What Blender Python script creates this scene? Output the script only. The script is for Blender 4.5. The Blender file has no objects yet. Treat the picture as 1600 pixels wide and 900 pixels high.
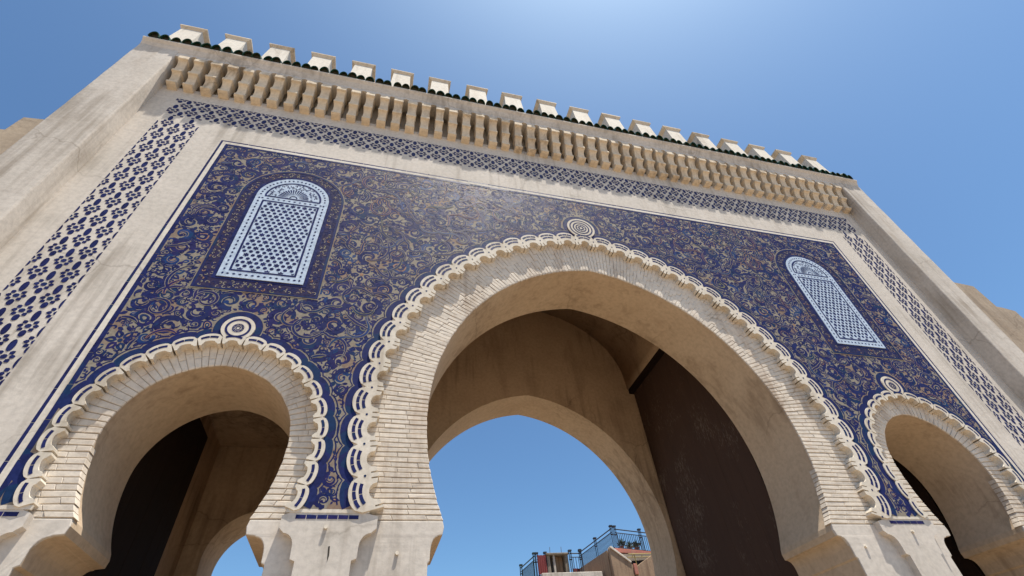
import bpy, bmesh, math, random
from math import sin, cos, pi, hypot, sqrt, atan2, asin, acos, radians
from mathutils import Vector, Matrix, noise
from mathutils.geometry import tessellate_polygon

random.seed(7)
SC = bpy.context.scene
COL = SC.collection

# ------------------------------------------------------------------ camera
cam = bpy.data.cameras.new('camera')
cam.sensor_width = 36.0
cam.lens = 36.0 * 754.946 / 1600.0
cam.clip_start, cam.clip_end = 0.05, 3000
camo = bpy.data.objects.new('camera', cam)
COL.objects.link(camo)
_r = Vector((0.96830411, -0.23874662, -0.07339749))
_u = Vector((-0.1148293, -0.68646743, 0.7180367))
_f = Vector((0.22181383, 0.68684971, 0.69212434))
M = Matrix(((_r.x, _u.x, -_f.x, -3.6417), (_r.y, _u.y, -_f.y, -6.0), (_r.z, _u.z, -_f.z, 1.6), (0, 0, 0, 1)))
camo.matrix_world = M
SC.camera = camo

# ------------------------------------------------------------------ light
SUN = Vector((0.83, -1.0, 5.4)).normalized()
EL = asin(SUN.z)
AZ = atan2(SUN.x, SUN.y)
world = bpy.data.worlds.new('World')
SC.world = world
world.use_nodes = True
wn = world.node_tree
bg = wn.nodes['Background']
sky = wn.nodes.new('ShaderNodeTexSky')
sky.sky_type = 'NISHITA'
sky.sun_disc = False
sky.sun_elevation = EL
sky.sun_rotation = AZ
sky.altitude = 400
sky.air_density = 1.0
sky.dust_density = 2.2
sky.ozone_density = 2.0
gam = wn.nodes.new('ShaderNodeGamma')
gam.inputs['Gamma'].default_value = 1.15
mul = wn.nodes.new('ShaderNodeMix')
mul.data_type = 'RGBA'
mul.blend_type = 'MULTIPLY'
mul.inputs[0].default_value = 1.0
mul.inputs[7].default_value = (1.20, 1.56, 1.66, 1)
wn.links.new(sky.outputs[0], gam.inputs[0])
wn.links.new(gam.outputs[0], mul.inputs[6])
wn.links.new(mul.outputs[2], bg.inputs[0])
bg.inputs[1].default_value = 0.05
sl = bpy.data.lights.new('sun', 'SUN')
sl.energy = 5.0
sl.angle = radians(0.5)
sl.color = (1.0, 0.94, 0.835)
slo = bpy.data.objects.new('sun', sl)
slo.rotation_euler = SUN.to_track_quat('Z', 'Y').to_euler()
slo.location = (0, -20, 40)
COL.objects.link(slo)
SC.view_settings.view_transform = 'Standard'
SC.view_settings.look = 'None'
SC.view_settings.exposure = 0.70
SC.view_settings.gamma = 1.0
SC.view_settings.use_curve_mapping = False

# ------------------------------------------------------------------ materials
def new_mat(name):
    m = bpy.data.materials.new(name)
    m.use_nodes = True
    nt = m.node_tree
    b = nt.nodes['Principled BSDF']
    return m, nt, b

def N(nt, t, **kw):
    n = nt.nodes.new(t)
    for k, v in kw.items():
        if k in n.inputs:
            n.inputs[k].default_value = v
        else:
            setattr(n, k, v)
    return n

def coords(nt, scale=(1, 1, 1)):
    g = N(nt, 'ShaderNodeNewGeometry')
    mp = N(nt, 'ShaderNodeMapping')
    mp.inputs['Scale'].default_value = scale
    nt.links.new(g.outputs['Position'], mp.inputs['Vector'])
    return mp.outputs['Vector']

def noise_tex(nt, vec, scale, detail=5, rough=0.55, dist=0.0):
    n = N(nt, 'ShaderNodeTexNoise')
    n.inputs['Scale'].default_value = scale
    n.inputs['Detail'].default_value = detail
    n.inputs['Roughness'].default_value = rough
    n.inputs['Distortion'].default_value = dist
    nt.links.new(vec, n.inputs['Vector'])
    return n.outputs['Fac']

def ramp(nt, fac, stops):
    r = N(nt, 'ShaderNodeValToRGB')
    el = r.color_ramp.elements
    while len(el) < len(stops):
        el.new(0.5)
    for e, (p, c) in zip(el, stops):
        e.position = p
        e.color = tuple(c) + (1,) if len(c) == 3 else c
    nt.links.new(fac, r.inputs['Fac'])
    return r.outputs['Color']

def mix(nt, a, b, fac, mode='MIX'):
    m = N(nt, 'ShaderNodeMix', data_type='RGBA', blend_type=mode)
    for sock, v in ((m.inputs[6], a), (m.inputs[7], b), (m.inputs[0], fac)):
        if hasattr(v, 'is_output'):
            nt.links.new(v, sock)
        elif isinstance(v, (int, float)):
            sock.default_value = v
        else:
            sock.default_value = tuple(v) + (1,)
    return m.outputs[2]

def bump(nt, b, layers):
    prev = None
    for h, strength, dist in layers:
        bn = N(nt, 'ShaderNodeBump')
        bn.inputs['Strength'].default_value = strength
        bn.inputs['Distance'].default_value = dist
        nt.links.new(h, bn.inputs['Height'])
        if prev is not None:
            nt.links.new(prev, bn.inputs['Normal'])
        prev = bn.outputs['Normal']
    nt.links.new(prev, b.inputs['Normal'])

def plaster(name, c, c2, stain, stain_amt=0.5, bmp=1.0, rough=0.9):
    m, nt, b = new_mat(name)
    v = coords(nt)
    vs = coords(nt, (1.0, 1.0, 0.22))
    vh = coords(nt, (0.6, 0.8, 1.1))
    n1 = noise_tex(nt, v, 0.9, 6, 0.6)
    n2 = noise_tex(nt, vs, 2.2, 5, 0.65, 0.3)
    n3 = noise_tex(nt, v, 14, 4, 0.6)
    nh = noise_tex(nt, vh, 1.7, 5, 0.6, 0.4)
    col = mix(nt, c, c2, ramp(nt, n1, [(0.35, (0, 0, 0)), (0.68, (1, 1, 1))]))
    st = ramp(nt, n2, [(0.54, (0, 0, 0)), (0.78, (stain_amt,) * 3)])
    col = mix(nt, col, stain, st)
    col = mix(nt, col, ramp(nt, n3, [(0.3, (0.86, 0.86, 0.86)), (0.6, (1.03, 1.03, 1.03))]), 1.0, 'MULTIPLY')
    vr = coords(nt, (3.2, 3.2, 0.16))
    run = noise_tex(nt, vr, 2.0, 4, 0.6, 0.2)
    area = noise_tex(nt, v, 0.45, 3, 0.5)
    rm = N(nt, 'ShaderNodeMath', operation='MULTIPLY')
    nt.links.new(run, rm.inputs[0])
    nt.links.new(area, rm.inputs[1])
    col = mix(nt, col, [c_ * 0.62 for c_ in stain], ramp(nt, rm.outputs[0], [(0.27, (0, 0, 0)), (0.41, (0.55, 0.55, 0.55))]))
    vc = N(nt, 'ShaderNodeTexVoronoi', feature='DISTANCE_TO_EDGE')
    vc.inputs['Scale'].default_value = 0.55
    wob = N(nt, 'ShaderNodeMix', data_type='VECTOR')
    nz = N(nt, 'ShaderNodeTexNoise')
    nz.inputs['Scale'].default_value = 2.5
    nz.inputs['Detail'].default_value = 5
    nt.links.new(v, nz.inputs['Vector'])
    wob.inputs[0].default_value = 0.28
    nt.links.new(v, wob.inputs[4])
    nt.links.new(nz.outputs['Color'], wob.inputs[5])
    nt.links.new(wob.outputs[1], vc.inputs['Vector'])
    crk = ramp(nt, vc.outputs['Distance'], [(0.0, (1, 1, 1)), (0.006, (0, 0, 0))])
    gate_ = ramp(nt, area, [(0.47, (0, 0, 0)), (0.58, (0.45, 0.45, 0.45))])
    col = mix(nt, col, [c_ * 0.5 for c_ in stain], mix(nt, crk, gate_, 1.0, 'MULTIPLY'))
    nt.links.new(col, b.inputs['Base Color'])
    b.inputs['Roughness'].default_value = rough
    b.inputs['Specular IOR Level'].default_value = 0.2
    bump(nt, b, [(nh, 0.14 * bmp, 0.04), (n3, 0.12 * bmp, 0.010), (noise_tex(nt, v, 60, 3), 0.16 * bmp, 0.003)])
    return m

PL = plaster('cream_plaster', (0.64, 0.575, 0.505), (0.55, 0.495, 0.43), (0.42, 0.35, 0.28), 0.35)
PLW = plaster('pilaster_plaster', (0.60, 0.54, 0.475), (0.51, 0.455, 0.395), (0.36, 0.28, 0.205), 0.75, 1.6)
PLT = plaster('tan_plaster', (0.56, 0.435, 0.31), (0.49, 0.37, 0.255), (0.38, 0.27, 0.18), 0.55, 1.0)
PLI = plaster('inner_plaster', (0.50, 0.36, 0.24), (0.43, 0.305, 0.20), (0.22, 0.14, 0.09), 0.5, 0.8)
PLC = plaster('corbel_plaster', (0.70, 0.59, 0.45), (0.61, 0.50, 0.37), (0.40, 0.29, 0.19), 0.5, 0.8)
PLE = plaster('eroded_plaster', (0.40, 0.315, 0.23), (0.35, 0.28, 0.215), (0.30, 0.22, 0.15), 0.7, 2.0)
PLB = plaster('white_plaster', (0.70, 0.64, 0.555), (0.63, 0.57, 0.49), (0.48, 0.39, 0.30), 0.5, 1.0)
CARVE = plaster('carved_plaster', (0.69, 0.62, 0.525), (0.62, 0.55, 0.45), (0.50, 0.40, 0.29), 0.5, 0.9)
BRK = plaster('whitewashed_brick', (0.70, 0.62, 0.525), (0.61, 0.53, 0.44), (0.48, 0.34, 0.235), 0.55, 2.2)
MORT = plaster('mortar', (0.58, 0.50, 0.41), (0.52, 0.44, 0.35), (0.42, 0.33, 0.24), 0.5, 1.0)
TERR = plaster('terrace_plaster', (0.34, 0.235, 0.155), (0.28, 0.195, 0.13), (0.22, 0.13, 0.09), 0.6, 0.8)
PINK = plaster('pink_plaster', (0.47, 0.17, 0.13), (0.42, 0.15, 0.11), (0.5, 0.3, 0.22), 0.5, 0.6)
CONC = plaster('concrete', (0.30, 0.26, 0.20), (0.24, 0.20, 0.16), (0.16, 0.13, 0.10), 0.5, 0.6)

def glaze(name, c1, c2, c3=None, rough=0.28, scale=7.0, spec=0.09, coat=0.0):
    m, nt, b = new_mat(name)
    v = coords(nt)
    vo = N(nt, 'ShaderNodeTexVoronoi')
    vo.inputs['Scale'].default_value = scale
    nt.links.new(v, vo.inputs['Vector'])
    sep = N(nt, 'ShaderNodeSeparateColor')
    nt.links.new(vo.outputs['Color'], sep.inputs[0])
    stops = [(0.0, c1), (1.0, c2)] if c3 is None else [(0.0, c1), (0.62, c2), (0.9, c3)]
    col = ramp(nt, sep.outputs[0], stops)
    n = noise_tex(nt, v, 22, 4, 0.6)
    col = mix(nt, col, ramp(nt, n, [(0.3, (0.75, 0.75, 0.75)), (0.65, (1.08, 1.08, 1.08))]), 1.0, 'MULTIPLY')
    nt.links.new(col, b.inputs['Base Color'])
    b.inputs['Specular IOR Level'].default_value = spec
    rn = ramp(nt, n, [(0.3, (rough * 0.75,) * 3), (0.7, (rough * 1.35,) * 3)])
    nt.links.new(rn, b.inputs['Roughness'])
    bump(nt, b, [(n, 0.10, 0.003), (noise_tex(nt, v, 5, 3), 0.05, 0.010)])
    return m

BLUE = glaze('cobalt_tile', (0.013, 0.018, 0.080), (0.016, 0.023, 0.110), (0.010, 0.032, 0.095), 0.6, 6)
BLUEV = glaze('violet_blue_tile', (0.019, 0.018, 0.085), (0.023, 0.020, 0.105), (0.014, 0.021, 0.09), 0.5, 9)
BLUET = glaze('teal_blue_tile', (0.010, 0.045, 0.13), (0.016, 0.04, 0.16), None, 0.5, 9)
NAVY = glaze('navy_tile', (0.014, 0.016, 0.072), (0.020, 0.026, 0.115), None, 0.38, 8)
CREAMT = glaze('cream_tile', (0.285, 0.245, 0.195), (0.26, 0.225, 0.18), (0.25, 0.175, 0.13), 0.6, 5.0)
TERRA = glaze('terracotta_tile', (0.30, 0.15, 0.09), (0.36, 0.22, 0.13), None, 0.5, 6)
OLIVE = glaze('olive_tile', (0.20, 0.19, 0.09), (0.26, 0.24, 0.15), None, 0.45, 6)
WHITET = glaze('sky_tinted_white_tile', (0.52, 0.60, 0.71), (0.47, 0.56, 0.68), None, 0.35, 9)  # white glaze, with the reflected sky put into its bluish colour
PURP = glaze('purple_brown_tile', (0.030, 0.026, 0.075), (0.042, 0.032, 0.072), (0.022, 0.022, 0.085), 0.4, 12)
GREEN = glaze('green_roof_tile', (0.014, 0.050, 0.030), (0.022, 0.065, 0.038), (0.04, 0.05, 0.022), 0.3, 5)
GREENM = plaster('tile_mortar', (0.05, 0.045, 0.03), (0.035, 0.035, 0.022), (0.02, 0.025, 0.015), 0.5, 1)

def wood(name, c1, c2, fleck):
    m, nt, b = new_mat(name)
    v = coords(nt, (1, 1, 0.12))
    n = noise_tex(nt, v, 9, 6, 0.6)
    v2 = coords(nt, (1, 1, 0.35))
    f = noise_tex(nt, v2, 34, 4, 0.6)
    big = noise_tex(nt, coords(nt), 0.9, 3)
    f2 = N(nt, 'ShaderNodeMath', operation='MULTIPLY')
    nt.links.new(f, f2.inputs[0])
    nt.links.new(big, f2.inputs[1])
    col = mix(nt, c1, c2, n)
    col = mix(nt, col, fleck, ramp(nt, f2.outputs[0], [(0.30, (0, 0, 0)), (0.42, (0.34, 0.34, 0.34))]))
    nt.links.new(col, b.inputs['Base Color'])
    b.inputs['Roughness'].default_value = 0.85
    b.inputs['Specular IOR Level'].default_value = 0.12
    bump(nt, b, [(n, 0.4, 0.01)])
    return m

WOOD = wood('dark_wood', (0.060, 0.036, 0.028), (0.085, 0.050, 0.036), (0.30, 0.25, 0.20))
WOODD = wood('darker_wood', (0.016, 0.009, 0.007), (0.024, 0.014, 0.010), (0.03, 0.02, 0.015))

def plain(name, c, rough=0.6, metal=0.0, var=0.25):
    m, nt, b = new_mat(name)
    n = noise_tex(nt, coords(nt), 11, 4)
    col = mix(nt, c, [x * (1 - var) for x in c], n)
    nt.links.new(col, b.inputs['Base Color'])
    b.inputs['Roughness'].default_value = rough
    b.inputs['Metallic'].default_value = metal
    return m

IRON = plain('blue_painted_iron', (0.012, 0.018, 0.03), 0.7)
IRONG = plain('green_painted_iron', (0.015, 0.04, 0.035), 0.7)
RED = plain('red_cloth', (0.20, 0.03, 0.03), 0.85)
YELLOW = plain('yellow_paint', (0.32, 0.24, 0.06), 0.6)
LEAF = plain('leaf_green', (0.05, 0.085, 0.03), 0.6)
POT = plain('clay_pot', (0.35, 0.16, 0.09), 0.8)
DARK = plain('recess_shade_and_crack', (0.05, 0.04, 0.032), 0.9)  # crack colour; also paints the shade of the recess below the terrace
SHADE = plain('grey_awning_cloth', (0.30, 0.25, 0.20), 0.9)
STEEL = plain('rusty_steel', (0.14, 0.10, 0.075), 0.6)

def ground_mat():
    m, nt, b = new_mat('street_paving')
    v = coords(nt)
    br = N(nt, 'ShaderNodeTexBrick')
    br.inputs['Scale'].default_value = 1.2
    br.inputs['Mortar Size'].default_value = 0.012
    br.inputs['Color1'].default_value = (0.32, 0.245, 0.17, 1)
    br.inputs['Color2'].default_value = (0.27, 0.205, 0.14, 1)
    br.inputs['Mortar'].default_value = (0.19, 0.14, 0.10, 1)
    nt.links.new(v, br.inputs['Vector'])
    n = noise_tex(nt, v, 3, 6)
    col = mix(nt, br.outputs['Color'], ramp(nt, n, [(0.3, (0.8, 0.8, 0.8)), (0.7, (1.1, 1.1, 1.1))]), 1.0, 'MULTIPLY')
    nt.links.new(col, b.inputs['Base Color'])
    b.inputs['Roughness'].default_value = 0.85
    return m

GROUND = ground_mat()

# ------------------------------------------------------------------ object helpers
def tag(o, label=None, cat=None, group=None, kind=None):
    if label: o['label'] = label
    if cat: o['category'] = cat
    if group: o['group'] = group
    if kind: o['kind'] = kind
    return o

def empty(name, loc=(0, 0, 0), label=None, cat=None, group=None):
    o = bpy.data.objects.new(name, None)
    o.location = loc
    o.empty_display_size = 0.3
    COL.objects.link(o)
    return tag(o, label, cat, group)

def link(name, me, parent=None, loc=None):
    o = bpy.data.objects.new(name, me)
    COL.objects.link(o)
    if parent is not None:
        o.parent = parent
        if parent.type == 'EMPTY':
            o.matrix_parent_inverse = Matrix.Translation(parent.location).inverted()
    if loc is not None:
        o.location = loc
    return o

class MB:
    """collects polygons, builds one mesh"""
    def __init__(s):
        s.v, s.f, s.m = [], [], []
    def face(s, pts, mi=0):
        k = len(s.v)
        s.v.extend([tuple(p) for p in pts])
        s.f.append(tuple(range(k, k + len(pts))))
        s.m.append(mi)
    def quads(s, rows, mi=0, closed=False):
        k = len(s.v)
        n = len(rows[0])
        for r in rows:
            s.v.extend([tuple(p) for p in r])
        for i in range(len(rows) - 1):
            for j in range(n if closed else n - 1):
                j2 = (j + 1) % n
                s.f.append((k + i * n + j, k + i * n + j2, k + (i + 1) * n + j2, k + (i + 1) * n + j))
                s.m.append(mi)
    def box(s, x0, x1, y0, y1, z0, z1, mi=0):
        P = [(x, y, z) for z in (z0, z1) for (x, y) in ((x0, y0), (x1, y0), (x1, y1), (x0, y1))]
        k = len(s.v)
        s.v.extend(P)
        for f in ((0, 1, 5, 4), (1, 2, 6, 5), (2, 3, 7, 6), (3, 0, 4, 7), (4, 5, 6, 7), (3, 2, 1, 0)):
            s.f.append(tuple(k + i for i in f))
            s.m.append(mi)
    def bar(s, a, b, r, n=6, mi=0):
        a, b = Vector(a), Vector(b)
        d = (b - a).normalized()
        t = Vector((0, 0, 1)) if abs(d.z) < 0.9 else Vector((1, 0, 0))
        e1 = d.cross(t).normalized()
        e2 = d.cross(e1)
        rows = [[p + e1 * (r * cos(2 * pi * i / n)) + e2 * (r * sin(2 * pi * i / n)) for i in range(n)] for p in (a, b)]
        s.quads(rows, mi, True)
        s.face(rows[1], mi)
        s.face(rows[0][::-1], mi)
    def extrude(s, outline, y0, y1, mi=0, back=True, side_mi=None):
        """outline (x,z) polygon, extruded in y from y0 (front) to y1"""
        if side_mi is None: side_mi = mi
        k = len(s.v)
        n = len(outline)
        s.v.extend([(x, y0, z) for x, z in outline])
        s.v.extend([(x, y1, z) for x, z in outline])
        tris = tessellate_polygon([[Vector((x, z, 0)) for x, z in outline]])
        area = sum(outline[i][0] * outline[(i + 1) % n][1] - outline[(i + 1) % n][0] * outline[i][1] for i in range(n))
        for t in tris:
            a, b, c = [outline[i] for i in t]
            ar = (b[0] - a[0]) * (c[1] - a[1]) - (c[0] - a[0]) * (b[1] - a[1])
            if abs(ar) < 1e-12: continue
            t = tuple(t) if ar > 0 else (t[0], t[2], t[1])
            s.f.append(tuple(k + i for i in t)); s.m.append(mi)
            if back:
                s.f.append(tuple(k + n + i for i in t[::-1])); s.m.append(mi)
        for i in range(n):
            j = (i + 1) % n
            q = (k + i, k + n + i, k + n + j, k + j) if area > 0 else (k + i, k + j, k + n + j, k + n + i)
            s.f.append(q); s.m.append(side_mi)
    def flat(s, pts, y, mi=0):
        """convex polygon on the facade at depth y, facing the street"""
        n = len(pts)
        area = sum(pts[i][0] * pts[(i + 1) % n][1] - pts[(i + 1) % n][0] * pts[i][1] for i in range(n))
        if area < 0: pts = pts[::-1]
        s.face([(x, y, z) for x, z in pts], mi)
    def ribbon(s, path, w, y, mi=0, mirror=False, closed=False):
        """flat strip along path (x,z); w = width or list"""
        n = len(path)
        L, R = [], []
        for i in range(n):
            a = path[(i - 1) % n] if (i > 0 or closed) else path[i]
            b = path[(i + 1) % n] if (i < n - 1 or closed) else path[i]
            dx, dz = b[0] - a[0], b[1] - a[1]
            l = hypot(dx, dz) or 1e-9
            ww = (w[i] if isinstance(w, (list, tuple)) else w) * 0.5
            L.append((path[i][0] - dz / l * ww, path[i][1] + dx / l * ww))
            R.append((path[i][0] + dz / l * ww, path[i][1] - dx / l * ww))
        k = len(s.v)
        for l, r in zip(L, R):
            yy = y - 0.000004 * (len(s.v) - k)
            s.v.append((l[0], yy, l[1])); s.v.append((r[0], yy, r[1]))
        m = n if closed else n - 1
        for i in range(m):
            j = (i + 1) % n
            s.f.append((k + 2 * i, k + 2 * i + 1, k + 2 * j + 1, k + 2 * j))
            s.m.append(mi)
    def mesh(s, name, mats, smooth=False):
        me = bpy.data.meshes.new(name)
        me.from_pydata(s.v, [], s.f)
        for m in (mats if isinstance(mats, (list, tuple)) else [mats]):
            me.materials.append(m)
        if len(me.polygons):
            me.polygons.foreach_set('material_index', s.m)
        if smooth:
            me.polygons.foreach_set('use_smooth', [True] * len(me.polygons))
        me.update()
        return me
    def build(s, name, mats, parent=None, smooth=False, bevel=0.0, seg=2, rough=0.0, sub=0.0):
        me = s.mesh(name, mats, smooth)
        if bevel or rough:
            bm = bmesh.new()
            bm.from_mesh(me)
            bmesh.ops.remove_doubles(bm, verts=bm.verts, dist=1e-5)
            bmesh.ops.recalc_face_normals(bm, faces=bm.faces)
            if sub:
                for ax, n in enumerate((sub if isinstance(sub, tuple) else (sub,) * 3)):
                    if not n: continue
                    lo = min(v.co[ax] for v in bm.verts); hi = max(v.co[ax] for v in bm.verts)
                    c = lo + n
                    while c < hi - 1e-4:
                        pn = Vector((0, 0, 0)); pn[ax] = 1
                        pc = Vector((0, 0, 0)); pc[ax] = c
                        bmesh.ops.bisect_plane(bm, geom=bm.verts[:] + bm.edges[:] + bm.faces[:], plane_co=pc, plane_no=pn)
                        c += n
            if bevel:
                ed = [e for e in bm.edges if len(e.link_faces) == 2 and e.calc_face_angle(0) > 0.5]
                bmesh.ops.bevel(bm, geom=ed, offset=bevel, segments=seg, affect='EDGES', profile=0.5)
            if rough:
                for v in bm.verts:
                    p = v.co
                    d = noise.noise_vector(p * 1.7) * 0.7 + noise.noise_vector(p * 5.1) * 0.45 + noise.noise_vector(p * 13.0) * 0.2
                    v.co = p + d * rough
            bm.to_mesh(me)
            bm.free()
            if smooth:
                me.polygons.foreach_set('use_smooth', [True] * len(me.polygons))
        return link(name, me, parent)

# ------------------------------------------------------------------ measured gate geometry (metres)
ZB = 3.66              # springing line, top of the imposts
Y_BRICK = 0.10         # face of the brick arch bands, behind the tiled face (y = 0)
Y_CORE = 0.114
Y_INNER = 1.30         # back of the front wall
E_MAIN, Z_MAIN, R_MAIN = 0.448, 5.0, 3.55
XS = 5.80              # axis of the small arches
E_SM, Z_SM, R_SM, B_SM = 0.06, 4.56, 1.09, 1.536

def main_right(off, zb=ZB, n=60):
    """right half, foot -> apex"""
    R = R_MAIN + off
    a0 = asin((zb - Z_MAIN) / R)
    a1 = acos(E_MAIN / R)
    return [(-E_MAIN + R * cos(a0 + (a1 - a0) * i / n), Z_MAIN + R * sin(a0 + (a1 - a0) * i / n)) for i in range(n + 1)]

def small_right(off, zb=ZB, n=44):
    a, b = 1.03 + off, B_SM + off * 1.3
    lo = []
    n1 = max(3, n // 4)
    for i in range(n1):
        z = zb + (Z_SM - zb) * i / n1
        q = min(1.0, (Z_SM - z) / b)
        lo.append((sqrt(max(0, 1 - q * q)) * a, z))
    R = R_SM + off
    a1 = acos(E_SM / R)
    up = [(-E_SM + R * cos(a1 * i / (n - n1)), Z_SM + R * sin(a1 * i / (n - n1))) for i in range(n - n1 + 1)]
    return lo + up

def full(half, cx=0.0):
    """left foot -> apex -> right foot"""
    r = [(cx + x, z) for x, z in half]
    l = [(cx - x, z) for x, z in half]
    return l + r[:-1][::-1]

ARCHES = (('small', -XS), ('main', 0.0), ('small', XS))
def half_profile(kind, off, zb=ZB, n=60):
    return main_right(off, zb, n) if kind == 'main' else small_right(off, zb, n)

def main_off(x, z):
    return hypot(abs(x) + E_MAIN, z - Z_MAIN) - R_MAIN
def small_off(x, z):
    d = abs(abs(x) - XS)
    if z >= Z_SM: return hypot(d + E_SM, z - Z_SM) - R_SM
    q = min(0.999, (Z_SM - z) / B_SM)
    return d - sqrt(1 - q * q) * 1.03

gate = empty('city_gate', (0, 0.6, 0), 'cream plaster city gate with three horseshoe arches and blue mosaic face', 'gate')

# --- core wall behind the tiles, three openings and their soffits
def s_curve(x0, sgn, nose, body):
    """impost edge from springing down; x0 axis, returns (x,z) list going down. nose/body half widths"""
    d = body - nose
    pts = [(nose, ZB), (nose - 0.015, ZB - 0.07), (nose, ZB - 0.15), (nose + d * 0.36, ZB - 0.16)]
    for i in range(7):
        a = i / 6 * pi / 2
        pts.append((nose + d * (0.40 + 0.44 * sin(a)), ZB - 0.17 - 0.16 * (1 - cos(a))))
    pts += [(nose + d * 0.86, ZB - 0.43), (body, ZB - 0.45), (body, 0.0)]
    return [(x0 + sgn * x, z) for x, z in pts]

def core_outline(xl, xr, top, specs, off_extra=0.0, imp=True):
    out = [(xl, 0.0)]
    for kind, cx, off, nose, body in specs:
        h = half_profile(kind, off)
        out += s_curve(cx, -1, nose, body)[::-1]
        out += full(h, cx)[1:-1]
        out += s_curve(cx, 1, nose, body)
    out += [(xr, 0.0), (xr, top), (xl, top)]
    return out

def foot(kind, off): return half_profile(kind, off)[0][0]
specs = [('small', -XS, 0.0, foot('small', 0), 1.10), ('main', 0.0, 0.0, foot('main', 0), 3.0), ('small', XS, 0.0, foot('small', 0), 1.10)]
b = MB()
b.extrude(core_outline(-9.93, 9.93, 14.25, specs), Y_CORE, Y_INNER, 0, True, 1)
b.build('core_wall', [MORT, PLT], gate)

# --- imposts: the plain plaster faces at the brick plane
def impost_face(name, outline):
    m = MB()
    m.extrude(outline, Y_BRICK - 0.004, Y_CORE + 0.02, 0, False)
    return m.build(name, PL, gate, False, 0.008, 2, 0.006, (0, 0, 0))
for sx in (-1, 1):
    mr = [(x, z) for x, z in s_curve(0, 1, foot('main', 0), 3.0)]
    sl_ = [(XS - (x - XS), z) for x, z in s_curve(XS, 1, foot('small', 0), 1.10)]
    po = mr + sl_[::-1]
    impost_face('impost', [(sx * x, z) for x, z in po])
    po = [(x, z) for x, z in s_curve(XS, 1, foot('small', 0), 1.10)] + [(9.14, 0.0), (9.14, ZB)]
    impost_face('impost', [(sx * x, z) for x, z in po])

# --- facade slab (plane y = 0) cut round the scalloped borders
OFFS = {'main': dict(tip=1.00, cusp=0.865, apex=0.765, tongue=0.63, hole=0.83),
        'small': dict(tip=0.445, cusp=0.375, apex=0.325, tongue=0.262, hole=0.352)}
def mid_curve(cx, sgn, x_top, x_body):
    d = x_body - x_top
    pts = [(x_top, ZB + 0.02), (x_top, ZB - 0.11), (x_top + d * 0.2, ZB - 0.15)]
    for i in range(7):
        a = i / 6 * pi / 2
        pts.append((x_top + d * (0.22 + 0.53 * sin(a)), ZB - 0.16 - 0.14 * (1 - cos(a))))
    pts += [(x_top + d * 0.77, ZB - 0.42), (x_body, ZB - 0.44), (x_body, 0.0)]
    return [(cx + sgn * x, z) for x, z in pts]
MIDX = {'main': (3.60, 3.83), 'small': (1.17, 1.40)}
out = [(-9.15, 0.0)]
for kind, cx in ARCHES:
    h = half_profile(kind, OFFS[kind]['hole'], ZB + 0.05)
    xt, xb = MIDX[kind]
    out += mid_curve(cx, -1, xt, xb)[::-1] + full(h, cx) + mid_curve(cx, 1, xt, xb)
out += [(9.15, 0.0), (9.15, 12.60), (-9.15, 12.60)]
b = MB()
b.extrude(out, 0.0, Y_CORE + 0.004, 0, False)
b.build('facade_plaster', PL, gate)

# cut pegs and nail holes in the impost faces
for (px, pz, py) in ((-4.15, 3.55, 0.0), (4.12, 3.53, 0.0), (-3.35, 3.31, 0.1), (3.22, 3.36, 0.1)):
    m = MB()
    m.bar((px, py + 0.01, pz), (px + 0.004, py - 0.030, pz + 0.003), 0.021, 8)
    m.build('peg', CARVE, gate)
m = MB()
m.extrude([(-4.088, 3.36), (-4.070, 3.365), (-4.062, 3.27), (-4.074, 3.20)], -0.0015, 0.002, 0)
m.build('crack', DARK, gate)

# --- pilasters framing the face
for sx in (-1, 1):
    m = MB()
    x0, x1 = sorted((sx * 9.147, sx * 9.95))
    m.box(x0, x1, -0.35, 0.4, 0.0, 13.86)
    m.build('pilaster', PLW, gate, True, 0.035, 3, 0.010, (0.0, 0.0, 0.28))

# --- fascia with small arched niches between the corbels
PITCH = 0.338
NC = 54
cor_x = [(i - (NC - 1) / 2) * PITCH for i in range(NC)]
ZF = 13.39
out = [(-9.145, 13.86), (-9.145, ZF)]
gaps = [(cor_x[i] + cor_x[i + 1]) / 2 for i in range(NC - 1)]
for g in gaps:
    out += [(g - 0.075, ZF)]
    out += [(g - 0.075 * cos(pi * k / 8), ZF + 0.03 + 0.075 * sin(pi * k / 8)) for k in range(9)]
    out += [(g + 0.075, ZF)]
out += [(9.145, ZF), (9.145, 13.86)]
b = MB()
b.extrude(out, -0.334, -0.003, 0, True)
b.build('fascia', PL, gate)

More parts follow.
